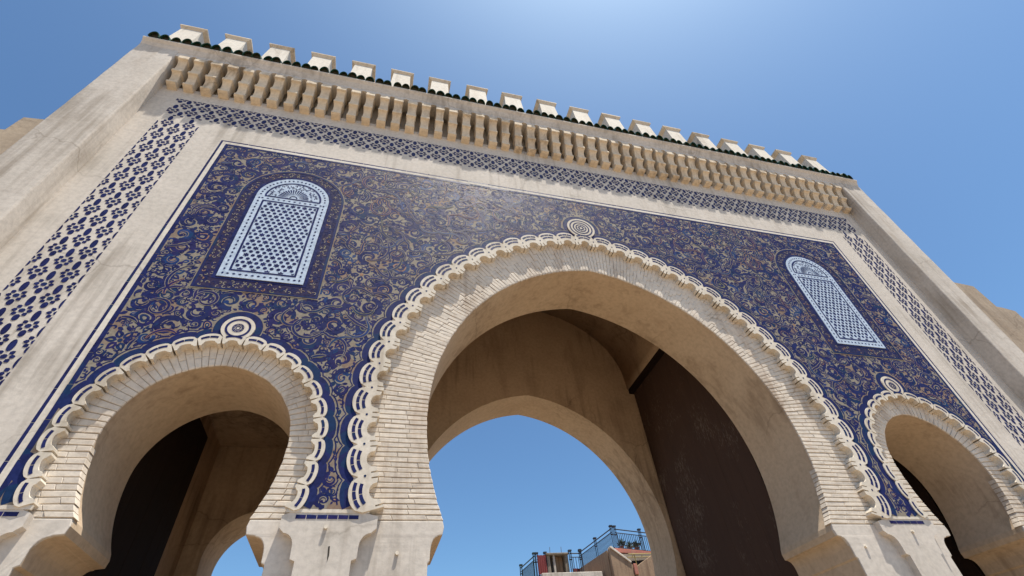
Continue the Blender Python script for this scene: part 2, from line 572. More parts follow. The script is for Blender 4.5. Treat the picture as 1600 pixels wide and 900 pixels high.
# --- corbels
def corbel_mesh(seed):
    rnd = random.Random(seed)
    prof = [(-0.364, 13.405), (-0.370, 13.285), (-0.348, 13.266)]
    wid = [0.100, 0.100, 0.097]
    for q in range(1, 8):
        a = q / 8 * pi / 2
        prof.append((-0.346 + 0.106 * sin(a), 13.266 - 0.32 * (1 - cos(a)) - 0.02 * q / 8))
        wid.append(0.096 - 0.011 * sin(pi * q / 8))
    prof += [(-0.238, 12.945), (-0.270, 12.925), (-0.273, 12.875), (-0.262, 12.855)]
    wid += [0.092, 0.099, 0.099, 0.095]
    for q in range(1, 8):
        a = q / 8 * pi / 2
        prof.append((-0.262 + 0.118 * sin(a), 12.855 - 0.27 * (1 - cos(a)) - 0.03 * q / 8))
        wid.append(0.094 - 0.014 * sin(pi * q / 8))
    prof += [(-0.142, 12.555), (-0.182, 12.540), (-0.180, 12.495), (-0.130, 12.470), (0.0, 12.465)]
    wid += [0.084, 0.092, 0.092, 0.088, 0.088]
    k = [rnd.uniform(-0.004, 0.004) for _ in range(4)]
    m = MB()
    L = [(-w + k[0], y + k[1], z - 12.9) for (y, z), w in zip(prof, wid)]
    R = [(w + k[2], y + k[1], z - 12.9) for (y, z), w in zip(prof, wid)]
    m.quads([R, L])
    LB = [(p[0], 0.005, p[2]) for p in L]
    RB = [(p[0], 0.005, p[2]) for p in R]
    m.quads([L, LB]); m.quads([RB, R])
    m.face([L[0], R[0], RB[0], LB[0]])
    me = m.mesh('corbel', PLC)
    bm = bmesh.new(); bm.from_mesh(me)
    bmesh.ops.remove_doubles(bm, verts=bm.verts, dist=1e-5)
    bmesh.ops.recalc_face_normals(bm, faces=bm.faces)
    ed = [e for e in bm.edges if len(e.link_faces) == 2 and abs(e.verts[0].co.x - e.verts[1].co.x) < 0.016 and e.calc_face_angle(0) > 1.0]
    bmesh.ops.bevel(bm, geom=ed, offset=0.008, segments=1, affect='EDGES', profile=0.5)
    bm.to_mesh(me); bm.free()
    return me
cms = [corbel_mesh(i) for i in range(6)]
for x in cor_x:
    o = link('corbel', random.choice(cms), gate)
    o.location = (x + random.uniform(-.008, .008), 0, 12.9 + random.uniform(-.010, .010))
    o.scale = (random.uniform(1.06, 1.18), random.uniform(0.96, 1.02), random.uniform(0.98, 1.02))

# --- eave slab, green barrel tiles, roof
b = MB()
ep = [(-0.337, 13.58), (-0.352, 13.64), (-0.382, 13.74), (-0.435, 13.82), (-0.435, 13.855), (0.3, 13.855), (0.3, 13.58)]
rows = [[(x, y, z) for y, z in ep] for x in (-9.93, -6, -2, 2, 6, 9.93)]
b.quads(rows, 0, True)
b.face(rows[0][::-1]); b.face(rows[-1])
b.build('eave_cove', PL, gate, False, 0, 1, 0.004, (0.5, 0, 0))
b = MB()
b.face([(-9.93, -0.425, 13.862), (9.93, -0.425, 13.862), (9.93, 0.05, 14.40), (-9.93, 0.05, 14.40)])
b.face([(-9.93, 0.05, 14.40), (9.93, 0.05, 14.40), (9.93, 1.35, 14.40), (-9.93, 1.35, 14.40)])
b.face([(-9.93, -0.425, 13.862), (-9.93, 0.05, 14.40), (-9.93, 1.35, 14.40), (-9.93, 1.35, 13.862)])
b.face([(9.93, -0.425, 13.862), (9.93, 0.05, 14.40), (9.93, 1.35, 14.40), (9.93, 1.35, 13.862)])
b.build('roof_bed', GREENM, gate)
def tile_mesh():
    """barrel tile lying on a steep eave, its open end tipped towards the street"""
    m = MB()
    n = 12
    d = Vector((0, 0.74, 0.67)); u = Vector((0, -0.26, 0.966))
    rows_o, rows_i = [], []
    for t, r in ((0.0, 0.108), (0.22, 0.100), (0.52, 0.088)):
        o0 = Vector((0, -0.440, -0.012)) + d * t
        rows_o.append([o0 + Vector((r * cos(pi * i / n), 0, 0)) + u * (r * 1.62 * sin(pi * i / n)) for i in range(n + 1)])
        q = r - .017
        rows_i.append([o0 + Vector((q * cos(pi * i / n), 0, 0)) + u * (q * 1.62 * sin(pi * i / n)) for i in range(n + 1)])
    m.quads(rows_o); m.quads([r[::-1] for r in rows_i]); m.quads([rows_i[0], rows_o[0]])
    m.face([p + d * 0.07 for p in rows_i[0]], 1)
    return m.mesh('roof_tile', [GREEN, GREENM], True)
tm = tile_mesh()
NT = 91
for i in range(NT):
    o = link('roof_tile', tm, gate)
    o.location = ((i - (NT - 1) / 2) * 0.2165 + random.uniform(-.010, .010), random.uniform(-.02, .015), 13.868 + random.uniform(-.01, .014))
    o.rotation_euler = (random.uniform(-.03, .03), random.uniform(-.06, .06), random.uniform(-.05, .05))
    s_ = random.uniform(0.92, 1.08)
    o.scale = (s_, 1, s_)

# --- merlons with flared caps
def merlon(x):
    m = MB()
    j = lambda a=0.008: random.uniform(-a, a)
    z0, z1, z2, z3 = 14.0, 15.545 + j(.02), 15.665 + j(.012), 15.70 + j(.012)
    w0, w1, w2 = 0.275, 0.232, 0.315
    sect = [(w0, -0.165, 0.46, z0), (w1, -0.055, 0.42, z1)]
    rows = [[(-w + j(), ya, z), (w + j(), ya, z), (w, yb, z), (-w, yb, z)] for w, ya, yb, z in sect]
    m.quads(rows, 0, True)
    e = link('merlon', m.mesh('merlon', PLB), gate)
    e.location = (x, 0, 0)
    c = MB()
    sect = [(w1 - .01, -0.045, 0.41, z1 - .005), (w1 + .012, -0.060, 0.43, z1 + .015), (w2 - .008, -0.085, 0.48, z2 - 0.02), (w2, -0.092, 0.49, z2), (w2, -0.092, 0.49, z3)]
    rows = [[(-w + j(.005), ya + j(.004), z), (w + j(.005), ya + j(.004), z), (w, yb, z), (-w, yb, z)] for w, ya, yb, z in sect]
    c.quads(rows, 0, True)
    c.face(rows[-1])
    o = bpy.data.objects.new('merlon_cap', c.mesh('merlon_cap', PLC))
    COL.objects.link(o)
    o.parent = e
for i in range(19):
    merlon((i - 9) * 1.062 - 0.05 + random.uniform(-.015, .015))

# ------------------------------------------------------------------ tiled panel
PX, PZ0, PZ1 = 7.46, ZB + 0.005, 10.85
panel_out = [(-7.20, 3.74)]
out = []
for kind, cx in ARCHES:
    h = half_profile(kind, 0.93 if kind == 'main' else 0.41, 3.75)
    out += full(h, cx)
left = [(-7.215, 3.75)]
pan = [(-7.352, 3.75)] + out + [(7.352, 3.75), (7.352, 10.735), (-7.352, 10.735)]
YP = -0.006
b = MB()
# panel base, clipped to the left by the border of the small arch
pan = [(max(-7.352, min(7.352, x)), z) for x, z in pan]
cl = [pan[0]]
for p in pan[1:]:
    if hypot(p[0] - cl[-1][0], p[1] - cl[-1][1]) > 1e-4: cl.append(p)
b.extrude(cl, YP, 0.002, 0, False)
panel = b.build('mosaic_panel', CREAMT, gate)

# frame lines round the panel: outer blue line, white gap of plaster, inner blue line
def pieces(name, a, bb, w, y, mats, pl=0.34):
    """a straight line of oblong tiles with joints, each tile an object"""
    L = hypot(bb[0] - a[0], bb[1] - a[1])
    n = max(1, int(L / pl))
    for i in range(n):
        t0, t1 = i / n + 0.004 / L, (i + 1) / n - 0.004 / L
        p = (a[0] + (bb[0] - a[0]) * t0, a[1] + (bb[1] - a[1]) * t0)
        q = (a[0] + (bb[0] - a[0]) * t1, a[1] + (bb[1] - a[1]) * t1)
        dx, dz = (bb[0] - a[0]) / L, (bb[1] - a[1]) / L
        jj = random.uniform(-.003, .003)
        m = MB()
        m.extrude([(p[0] - dz * (w / 2 + jj), p[1] + dx * (w / 2 + jj)), (q[0] - dz * (w / 2 - jj), q[1] + dx * (w / 2 - jj)),
                (q[0] + dz * w / 2, q[1] - dx * w / 2), (p[0] + dz * w / 2, p[1] - dx * w / 2)], y, 0.001, 0, False)
        m.build(name, random.choice(mats), gate)
for sx in (-1, 1):
    pieces('frame_tile', (sx * 7.4415, 3.75), (sx * 7.4415, 10.85), 0.042, -0.003, [NAVY, NAVY, BLUE], 0.44)
    pieces('frame_tile', (sx * 7.321, 3.75), (sx * 7.321, 10.735), 0.060, -0.0078, [NAVY, NAVY, BLUE], 0.44)
pieces('frame_tile', (-7.42, 10.831), (7.42, 10.831), 0.038, -0.003, [NAVY, NAVY, BLUE], 0.44)
pieces('frame_tile', (-7.29, 10.705), (7.29, 10.705), 0.058, -0.0088, [NAVY, NAVY, BLUE], 0.44)
b = MB()
b.extrude([(-7.423, 10.812), (7.423, 10.812), (7.423, 3.74), (7.353, 3.74), (7.353, 10.736), (-7.353, 10.736), (-7.353, 3.74), (-7.423, 3.74)], -0.0045, 0.002, 0, False)
b.build('frame_fillet', PLB, gate)
# foot strips of blue tile
for x0, x1 in ((-4.49, -3.81), (3.81, 4.46), (-7.45, -7.06), (7.06, 7.45)):
    pieces('foot_tile', (x0, 3.665), (x1, 3.665), 0.042, -0.0035, [NAVY, BLUEV, BLUEV], 0.11)
for x0, x1 in ((-4.60, -3.70), (3.70, 4.60), (-7.40, -6.98), (6.98, 7.40)):
    b = MB()
    b.box(x0, x1, -0.0055, 0.02, 3.71, 3.752)
    b.build('plaster_strip', CARVE, gate)

# ------------------------------------------------------------------ scalloped arch borders
class Curve:
    def __init__(s, pts):
        s.p = pts
        s.s = [0]
        for a, b_ in zip(pts, pts[1:]):
            s.s.append(s.s[-1] + hypot(b_[0] - a[0], b_[1] - a[1]))
        s.L = s.s[-1]
    def at(s, t):
        t = max(0, min(s.L, t))
        lo, hi = 0, len(s.s) - 1
        while hi - lo > 1:
            mid = (lo + hi) // 2
            if s.s[mid] <= t: lo = mid
            else: hi = mid
        a, c = s.p[lo], s.p[hi]
        f = (t - s.s[lo]) / max(1e-9, s.s[hi] - s.s[lo])
        return (a[0] + (c[0] - a[0]) * f, a[1] + (c[1] - a[1]) * f)
    def nrm(s, t):
        a, c = s.at(t - 0.06), s.at(t + 0.06)
        dx, dz = c[0] - a[0], c[1] - a[1]
        l = hypot(dx, dz)
        return (-dz / l, dx / l)

LOBES = {'main': 37, 'small': 21}
def lobe_shape(kind, u):
    """offset of the outer lobe edge, u in -.5...5"""
    o = OFFS[kind]
    return o['cusp'] + (o['tip'] - o['cusp']) * sqrt(max(0, 1 - (2 * u) ** 2))

for kind, cx in ARCHES:
    o = OFFS[kind]
    ref = 0.80 if kind == 'main' else 0.36
    cv = Curve(full(half_profile(kind, ref, ZB + 0.07, 120), cx))
    n = LOBES[kind]
    p = cv.L / n
    def at(s, off):
        a = cv.at(s); nn = cv.nrm(s)
        d = off - ref
        return (a[0] + nn[0] * d, a[1] + nn[1] * d)
    border = empty('arch_border', (cx, 0, ZB))
    border.parent = gate
    border.matrix_parent_inverse = Matrix.Translation(gate.location).inverted()
    inlay = MB()
    band = MB()
    for k in range(n):
        sc_ = (k + 0.5) * p
        pts = []
        U = 10
        for i in range(U + 1):
            u = -0.4999 + 0.9998 * i / U
            pts.append((u, lobe_shape(kind, u)))
        t, ap = o['tongue'], o['apex']
        def side(sg):
            if kind == 'main':
                return [(sg * .4999, t - .005), (sg * .44, t - .005), (sg * .435, t + .09), (sg * .395, t + .09), (sg * .385, t + .012), (sg * .30, t + .022)]
            return [(sg * .475, t + .075), (sg * .455, t + .005), (sg * .36, t), (sg * .30, t + .02)]
        r_ = side(1)
        notch = []
        for i in range(9):
            a = pi * i / 8
            notch.append((0.25 * cos(a), t + .03 + (ap - t - .03) * sin(a) ** 0.8))
        pts = pts + r_ + notch + side(-1)[::-1]
        jj = random.uniform(-.005, .005)
        poly = [at(sc_ + u * p, off + (jj if abs(u) < .45 else 0)) for u, off in pts]
        m = MB()
        m.extrude(poly, -0.022, Y_CORE, 0, False)
        m.build('scallop', CARVE, border)
        # blue arcs let into the lobe
        deltas = (0.066, 0.140) if kind == 'main' else (0.058,)
        for di, dl in enumerate(deltas):
            span = (0.36 if di == 0 else 0.30) if kind == 'main' else 0.36
            segs = 3 if di == 0 and kind == 'main' else 2
            for q in range(segs):
                u0 = -span + 2 * span * q / segs + .012
                u1 = -span + 2 * span * (q + 1) / segs - .012
                path = [at(sc_ + u * p, lobe_shape(kind, u * (0.97 if di == 0 else 1.06)) - dl) for u in [u0 + (u1 - u0) * i / 4 for i in range(5)]]
                m = MB()
                m.ribbon(path, 0.040 if kind == 'main' else 0.033, -0.0245)
                link('inlay_tile', m.mesh('inlay_tile', random.choice((BLUE, NAVY, NAVY))), border)
        if kind == 'main':
            a = at(sc_ + p / 2, o['cusp'] - 0.075)
            inlay.flat([(a[0] + .016 * cos(q * pi / 4), a[1] + .016 * sin(q * pi / 4)) for q in range(8)], -0.0246, 0)
        # blue and cream lines following the lobes on the mosaic
    for (d0, w, yy, mi) in ((0.045, 0.10, -0.0066, 0), (0.128, 0.016, -0.0070, 2)):
        path = []
        for k in range(n):
            for i in range(8):
                u = -0.5 + i / 8
                path.append(at((k + 0.5 + u) * p, lobe_shape(kind, u * .9) + d0))
        path = [q for q in path if q[1] > 3.76 and abs(q[0]) < 7.29]
        dy = 0.0 if kind == 'main' else (0.0003)
        # split where clipping made a jump
        run = [path[0]]
        for q in path[1:]:
            if hypot(q[0] - run[-1][0], q[1] - run[-1][1]) > 0.2:
                if len(run) > 2: band.ribbon(run, w, yy - dy, mi)
                run = [q]
            else: run.append(q)
        if len(run) > 2: band.ribbon(run, w, yy - dy, mi)
    if inlay.f:
        o_ = link('inlay_dots', inlay.mesh('inlay_dots', [BLUE, NAVY]), border)
        o_['kind'] = 'stuff'
    link('border_line', band.mesh('border_line', [BLUE, CREAMT, NAVY]), border)
    # rosette at the crown
    rz, rr = (9.715, 0.315) if kind == 'main' else (6.185, 0.215)
    def circ(r, nn=28): return [(cx + r * cos(2 * pi * i / nn), rz + r * sin(2 * pi * i / nn)) for i in range(nn)]
    m = MB()
    m.extrude(circ(rr), -0.0225, 0.0, 0, False)
    ro = m.build('rosette', CARVE, border)
    m = MB()
    rings = ((0.80, .03), (0.56, .03), (0.36, .025), (.16, .03)) if kind == 'main' else ((0.70, .03), (0.33, .012), (0.24, .012), (.13, .014))
    for f_, w in rings:
        m.ribbon(circ(rr * f_), w, -0.0250, 0, closed=True)
    for q in range(8):
        a = q * pi / 4
        c_ = (cx + rr * .26 * cos(a), rz + rr * .26 * sin(a))
        m.flat([(c_[0] + .012 * cos(t_), c_[1] + .012 * sin(t_)) for t_ in (0, pi / 2, pi, 3 * pi / 2)], -0.0252, 0)
    link('rosette_ring', m.mesh('rosette_ring', NAVY), ro)
    m = MB()
    arc_ = lambda r: [(cx + r * cos(-.3 + (pi + .6) * i / 36), rz + r * sin(-.3 + (pi + .6) * i / 36)) for i in range(37)]
    m.ribbon(arc_(rr + 0.05), 0.09, -0.0078, 0)
    m.ribbon(arc_(rr + 0.105), 0.014, -0.0082, 1)
    link('rosette_band', m.mesh('rosette_band', [BLUE, CREAMT]), border)

# ------------------------------------------------------------------ brick arches
bricks = []     # (size key, mesh builder data, arch index)
def make_brick(c4, y0, y1, ch):
    """c4 = four (x,z) corners counter-clockwise; front y0"""
    cxm = sum(q[0] for q in c4) / 4; czm = sum(q[1] for q in c4) / 4
    m = MB()
    lx = hypot(c4[1][0] - c4[0][0], c4[1][1] - c4[0][1])
    lz = hypot(c4[3][0] - c4[0][0], c4[3][1] - c4[0][1])
    fr = [(cxm + (x - cxm) * (1 - 2 * ch / max(lx, .03)), czm + (z - czm) * (1 - 2 * ch / max(lz, .03))) for x, z in c4]
    ff = [(q[0], y0 + random.uniform(-.0013, .0013), q[1]) for q in fr]
    mid = [(q[0], y0 + ch * 1.1, q[1]) for q in c4]
    bk = [(q[0], y1, q[1]) for q in c4]
    m.face(ff)
    m.quads([ff, mid, bk], 0, True)
    return m

brick_arches = []
for ai, (kind, cx) in enumerate(ARCHES):
    ba = empty('brick_arch', (cx, 0.2, ZB))
    ba.parent = gate
    ba.matrix_parent_inverse = Matrix.Translation(gate.location).inverted()
    brick_arches.append(ba)
    half = half_profile(kind, -0.012, ZB + 0.01, 200)
    cv = Curve(half)
    band_w = 0.86 if kind == 'main' else 0.36
    pitch = 0.0665 if kind == 'main' else 0.072
    nC = int(round(cv.L / pitch))
    for sg in (-1, 1):
        def line(i):
            s_ = cv.L * i / nC
            px, pz = cv.at(s_)
            if kind == 'main': phi = atan2(pz - Z_MAIN, px + E_MAIN)
            else: phi = atan2(pz - Z_SM, px + E_SM)
            mx = acos(E_MAIN / R_MAIN) if kind == 'main' else acos(E_SM / R_SM)
            t_ = max(0.0, phi / mx)
            tilt = (pi / 2) * t_ ** 1.12
            return (px, pz), (cos(tilt), sin(tilt))
        prev = line(0)
        for i in range(nC):
            cur = line(i + 1)
            (p0, d0), (p1, d1) = prev, cur
            prev = cur
            zc = (p0[1] + p1[1]) / 2
            # radial reach of this course: to the hidden edge behind the scallops
            wid = band_w / max(0.45, cos(atan2(d0[1], d0[0]) - (atan2(p0[1] - (Z_MAIN if kind == 'main' else Z_SM), p0[0] + .3))))
            wid = min(wid, band_w * 1.3)
            t_ = random.choice((0.0, 0.0, 0.12, 0.2))
            cuts = [0.0]
            first = True
            while cuts[-1] < wid - 0.06:
                l_ = random.uniform(0.24, 0.46) if kind == 'main' else random.uniform(0.18, 0.34)
                if first and random.random() < 0.4: l_ *= 0.6
                first = False
                cuts.append(min(wid, cuts[-1] + l_))
            jt = (0.0105 if kind == 'main' else 0.010) * (1.0 if p0[1] < (6.2 if kind == 'main' else 5.0) else 0.75)
            zm_low = p0[1]
            for a_, b_ in zip(cuts, cuts[1:]):
                a2, b2 = a_ + (0.0012 if a_ > 0 else random.uniform(-.004, .004)), b_ - 0.0012
                q = []
                for (pp, dd, tt, sgn) in ((p0, d0, a2, 1), (p0, d0, b2, 1), (p1, d1, b2, -1), (p1, d1, a2, -1)):
                    # joint: pull the long edges towards the middle
                    ox, oz = -dd[1], dd[0]
                    jv = jt * (0.7 if sgn > 0 else 0.3) * sgn + 0.010 * noise.noise(Vector((pp[0] * 2.2 + dd[0] * tt * 5, pp[1] * 5, cx + sg * 3.1))) + random.uniform(-.0012, .0012)
                    q.append((pp[0] + dd[0] * tt + ox * jv, pp[1] + dd[1] * tt + oz * jv))
                if sg < 0: q = [(-x, z) for x, z in q][::-1]
                q = [(cx + x, z) for x, z in q]
                y0 = Y_BRICK + random.uniform(-.003, .002)
                y1 = Y_CORE + 0.11 if a_ == 0 and zm_low < (4.5 if kind == 'main' else 4.4) else Y_CORE + 0.012
                xm = sum(v[0] for v in q) / 4; zm = sum(v[1] for v in q) / 4
                area = abs(sum(q[k][0] * q[(k + 1) % 4][1] - q[(k + 1) % 4][0] * q[k][1] for k in range(4)))
                dist = hypot(xm + 3.64, 6.1, ) ** 2 + (zm - 1.6) ** 2
                vis = (b_ < (0.66 if kind == 'main' else 0.30))
                inside = xm > -7.6 and xm < 7.3
                bricks.append((-(area / dist) * (1 if vis else 0.2), ai, q, y0, y1))
bricks.sort(key=lambda t: t[0])
rest = [MB(), MB(), MB()]
for k, (key, ai, q, y0, y1) in enumerate(bricks):
    m = make_brick(q, y0, y1, random.uniform(.004, .008))
    if k < 296:
        link('brick', m.mesh('brick', BRK), brick_arches[ai])
    else:
        r = rest[ai]
        off = len(r.v)
        r.v += m.v
        r.f += [tuple(off + i for i in f) for f in m.f]
        r.m += m.m
for ai in range(3):
    o = link('brickwork', rest[ai].mesh('brickwork', BRK), brick_arches[ai])
    o['kind'] = 'stuff'

# ------------------------------------------------------------------ arabesque mosaic
WX, WW, WZ0, WZS = 5.77, 0.62, 7.15, 9.27     # tiled blind windows: axis, half width, sill, springing
WB = 0.27
def win_dist(x, z):
    """distance outside the window border (negative inside)"""
    d = abs(abs(x) - WX)
    hw = WW + WB
    if z > WZS: return hypot(d, z - WZS) - hw
    return max(d - hw, (WZ0 - WB) - z)

def free(x, z):
    """clear radius for a motif on the panel"""
    r = min(7.295 - abs(x), 10.68 - z, z - 3.765)
    r = min(r, main_off(x, z) - 1.10, small_off(x, z) - 0.545)
    r = min(r, win_dist(x, z))
    r = min(r, hypot(x, z - 9.715) - 0.43, hypot(abs(x) - XS, z - 6.185) - 0.33)
    return r

circles = []
cell = {}
def near(x, z):
    gx, gz = int(x / 0.3), int(z / 0.3)
    for i in (-1, 0, 1):
        for j in (-1, 0, 1):
            for c in cell.get((gx + i, gz + j), ()):
                yield c
rnd = random.Random(11)
for rmax, rmin, tries in ((0.165, 0.13, 1200), (0.13, 0.10, 5000), (0.098, 0.066, 12000), (0.062, 0.034, 28000), (0.032, 0.015, 34000)):
    for _ in range(tries):
        x, z = rnd.uniform(0.02, 7.28), rnd.uniform(3.78, 10.66)
        r = min(free(x, z), rmax, x - 0.01)
        if r < rmin: continue
        ok = True
        for c in near(x, z):
            d = hypot(c[0] - x, c[1] - z) - c[2]
            if d < r:
                r = d
                if r < rmin: ok = False; break
        if not ok: continue
        r = min(r, rmax)
        circles.append((x, z, r * 1.10))
        cell.setdefault((int(x / 0.3), int(z / 0.3)), []).append((x, z, r))

art = MB()
L1, L2, L3, L4 = -0.0064, -0.0067, -0.0070, -0.0073
def both(fn):
    for sg in (1, -1):
        fn(sg)
def blob(c, r, ang, k, y, mi, sq=1.0, n=10):
    pts = []
    for i in range(n):
        a = 2 * pi * i / n
        rr_ = r * (1 + k * sin(2 * a + ang) * 0.5 + k * .3 * sin(3 * a + 2 * ang))
        u, v = rr_ * cos(a), rr_ * sin(a) * sq
        pts.append((c[0] + u * cos(ang) - v * sin(ang), c[1] + u * sin(ang) + v * cos(ang)))
    return pts
def put_poly(pts, y, mi):
    # fan from the centre so that concave outlines stay clean
    cxm = sum(q[0] for q in pts) / len(pts); czm = sum(q[1] for q in pts) / len(pts)
    for sg in (1, -1):
        P = [(sg * x, z) for x, z in pts]
        for i in range(len(P)):
            art.flat([(sg * cxm, czm), P[i], P[(i + 1) % len(P)]], y, mi)
def put_rib(path, w, y, mi):
    art.ribbon(path, w, y, mi)
    art.ribbon([(-x, z) for x, z in path][::-1], w[::-1] if isinstance(w, list) else w, y, mi)
def leaf(c, ang, l, w, y, mi, n=6):
    pts = []
    for i in range(n + 1):
        t = i / n
        pts.append((t * l, w * sin(pi * t ** 0.8)))
    pts += [(t[0], -t[1] * .8) for t in pts[1:-1][::-1]]
    ca, sa = cos(ang), sin(ang)
    put_poly([(c[0] + u * ca - v * sa, c[1] + u * sa + v * ca) for u, v in pts], y, mi)
# materials: 0 cobalt 1 violet 2 teal 3 cream 4 terracotta 5 olive 6 navy
def blue(): return rnd.choices((0, 1, 2, 6), (5, 4, 1, 1.5))[0]
def pale(): return rnd.choices((3, 4, 5), (8, 1.3, 1.0))[0]
for ki, (x, z, r) in enumerate(circles):
    lo_ = (ki * 37 % 101) * 0.0000022
    L1, L2, L3, L4 = -0.0064 - lo_, -0.0068 - lo_, -0.0072 - lo_, -0.0076 - lo_
    ang = rnd.uniform(0, 2 * pi)
    hd = rnd.choice((-1, 1))
    if r >= 0.055:
        kind = rnd.choices(('scroll', 'flower', 'ring'), (10, 1.1, .9))[0]
        if kind == 'scroll':
            turns = rnd.uniform(0.95, 1.45)
            nn = 18
            path, ws = [], []
            for i in range(nn + 1):
                t = i / nn
                rr_ = r * (0.84 - 0.60 * t)
                a = ang + hd * 2 * pi * turns * t
                path.append((x + rr_ * cos(a), z + rr_ * sin(a)))
                ws.append(r * (0.18 + 0.46 * sin(pi * min(1, t * 1.1 + .14)) ** 0.9))
            put_rib(path, ws, L1, blue())
            e = path[-1]
            put_poly(blob(e, r * 0.20, ang, 0.1, L2, 0, 1, 7), L2 - 0.0001, blue())
            # thin companion line and outer leaves
            put_rib([(x + r * 1.0 * cos(ang + hd * t), z + r * 1.0 * sin(ang + hd * t)) for t in [0.9 + 3.4 * i / 12 for i in range(13)]], 0.017, L2 - .00004, rnd.choice((6, 0, 1)))
            put_rib([(q[0] + .2 * (x - q[0]), q[1] + .2 * (z - q[1])) for q in path[3:13]], 0.010, L3, pale())
            for q in range(rnd.choice((2, 3, 4))):
                a = ang + hd * (0.6 + q * rnd.uniform(1.2, 1.9)) + pi * .6
                c_ = (x + r * 1.15 * cos(a), z + r * 1.15 * sin(a))
                leaf(c_, a + pi + hd * 0.9, r * .75, r * 0.20, L2 - .00002 * (q + 2), blue())
        elif kind == 'flower':
            np_ = rnd.choice((5, 6, 7))
            for q in range(np_):
                a = ang + 2 * pi * q / np_
                leaf((x + r * .2 * cos(a), z + r * .2 * sin(a)), a, r * .82, r * .30, L1 - .00002 * q, blue())
                leaf((x + r * .42 * cos(a), z + r * .42 * sin(a)), a, r * .36, r * .07, L3, pale())
            put_poly(blob((x, z), r * .17, 0, 0, L3, 4, 1, 8), L3, rnd.choice((4, 0, 1)))
        else:
            for f_, mi, y in ((.98, blue(), L1), (.62, pale(), L2), (.48, blue(), L3), (.2, pale(), L4)):
                put_poly(blob((x, z), r * f_, ang, 0.3, y, mi, .9, 14), y, mi)
    elif r >= 0.030:
        c = rnd.random()
        if c < 0.6:
            leaf((x - r * 1.1 * cos(ang), z - r * 1.1 * sin(ang)), ang, r * 2.3, r * .72, L1, blue())
            if c < .2: leaf((x - r * .6 * cos(ang), z - r * .6 * sin(ang)), ang, r * 1.2, r * .18, L2, pale())
        else:
            path = [(x + r * (1.0 - .65 * i / 9) * cos(ang + hd * 5.0 * i / 9), z + r * (1.0 - .65 * i / 9) * sin(ang + hd * 5.0 * i / 9)) for i in range(10)]
            put_rib(path, [r * (.25 + .42 * sin(pi * i / 9)) for i in range(10)], L1, blue())
    else:
        leaf((x - r * 1.2 * cos(ang), z - r * 1.2 * sin(ang)), ang, r * 2.4, r * .75, L1, blue())
# thin dark curls drawn over the remaining ground
for ci in range(2600):
    x, z = rnd.uniform(0.03, 7.25), rnd.uniform(3.8, 10.64)
    if free(x, z) < 0.03: continue
    a = rnd.uniform(0, 2 * pi)
    cu = rnd.choice((-1, 1)) * rnd.uniform(.25, .75)
    path = [(x, z)]
    for i in range(rnd.randint(5, 9)):
        a += cu * (1 + .12 * i)
        x += 0.024 * cos(a); z += 0.024 * sin(a)
        path.append((x, z))
    if min(free(*q) for q in path) < 0.012 or min(q[0] for q in path) < .02: continue
    n_ = len(path) - 1
    put_rib(path, [.008 + .016 * sin(pi * i / n_) for i in range(n_ + 1)], -0.00795 - ci * 6e-8, rnd.choice((0, 0, 1, 6)))
# running stems: cream edged blue, curling over the ground
for vi in range(380):
    x, z = rnd.uniform(0.1, 7.1), rnd.uniform(3.9, 10.5)
    if free(x, z) < 0.05: continue
    a = rnd.uniform(0, 2 * pi)
    path = [(x, z)]
    curl = rnd.choice((-1, 1)) * rnd.uniform(1.5, 4.5)
    for i in range(rnd.randint(9, 24)):
        a += curl * 0.04 * (1 + 0.07 * i)
        if rnd.random() < 0.08: curl = -curl
        x += 0.040 * cos(a); z += 0.040 * sin(a)
        if free(x, z) < 0.02 or x < 0.03: break
        path.append((x, z))
    if len(path) > 5:
        yy = -0.0082 - vi * 0.0000012
        nn = len(path)
        put_rib(path, [0.020 + .034 * sin(pi * i / nn) for i in range(nn)], yy, pale())
        put_rib(path, [0.004 + .032 * sin(pi * i / nn) for i in range(nn)], yy - 0.0007, blue())
o = link('arabesque', art.mesh('arabesque', [BLUE, BLUEV, BLUET, CREAMT, TERRA, OLIVE, NAVY]), panel)
o['kind'] = 'stuff'

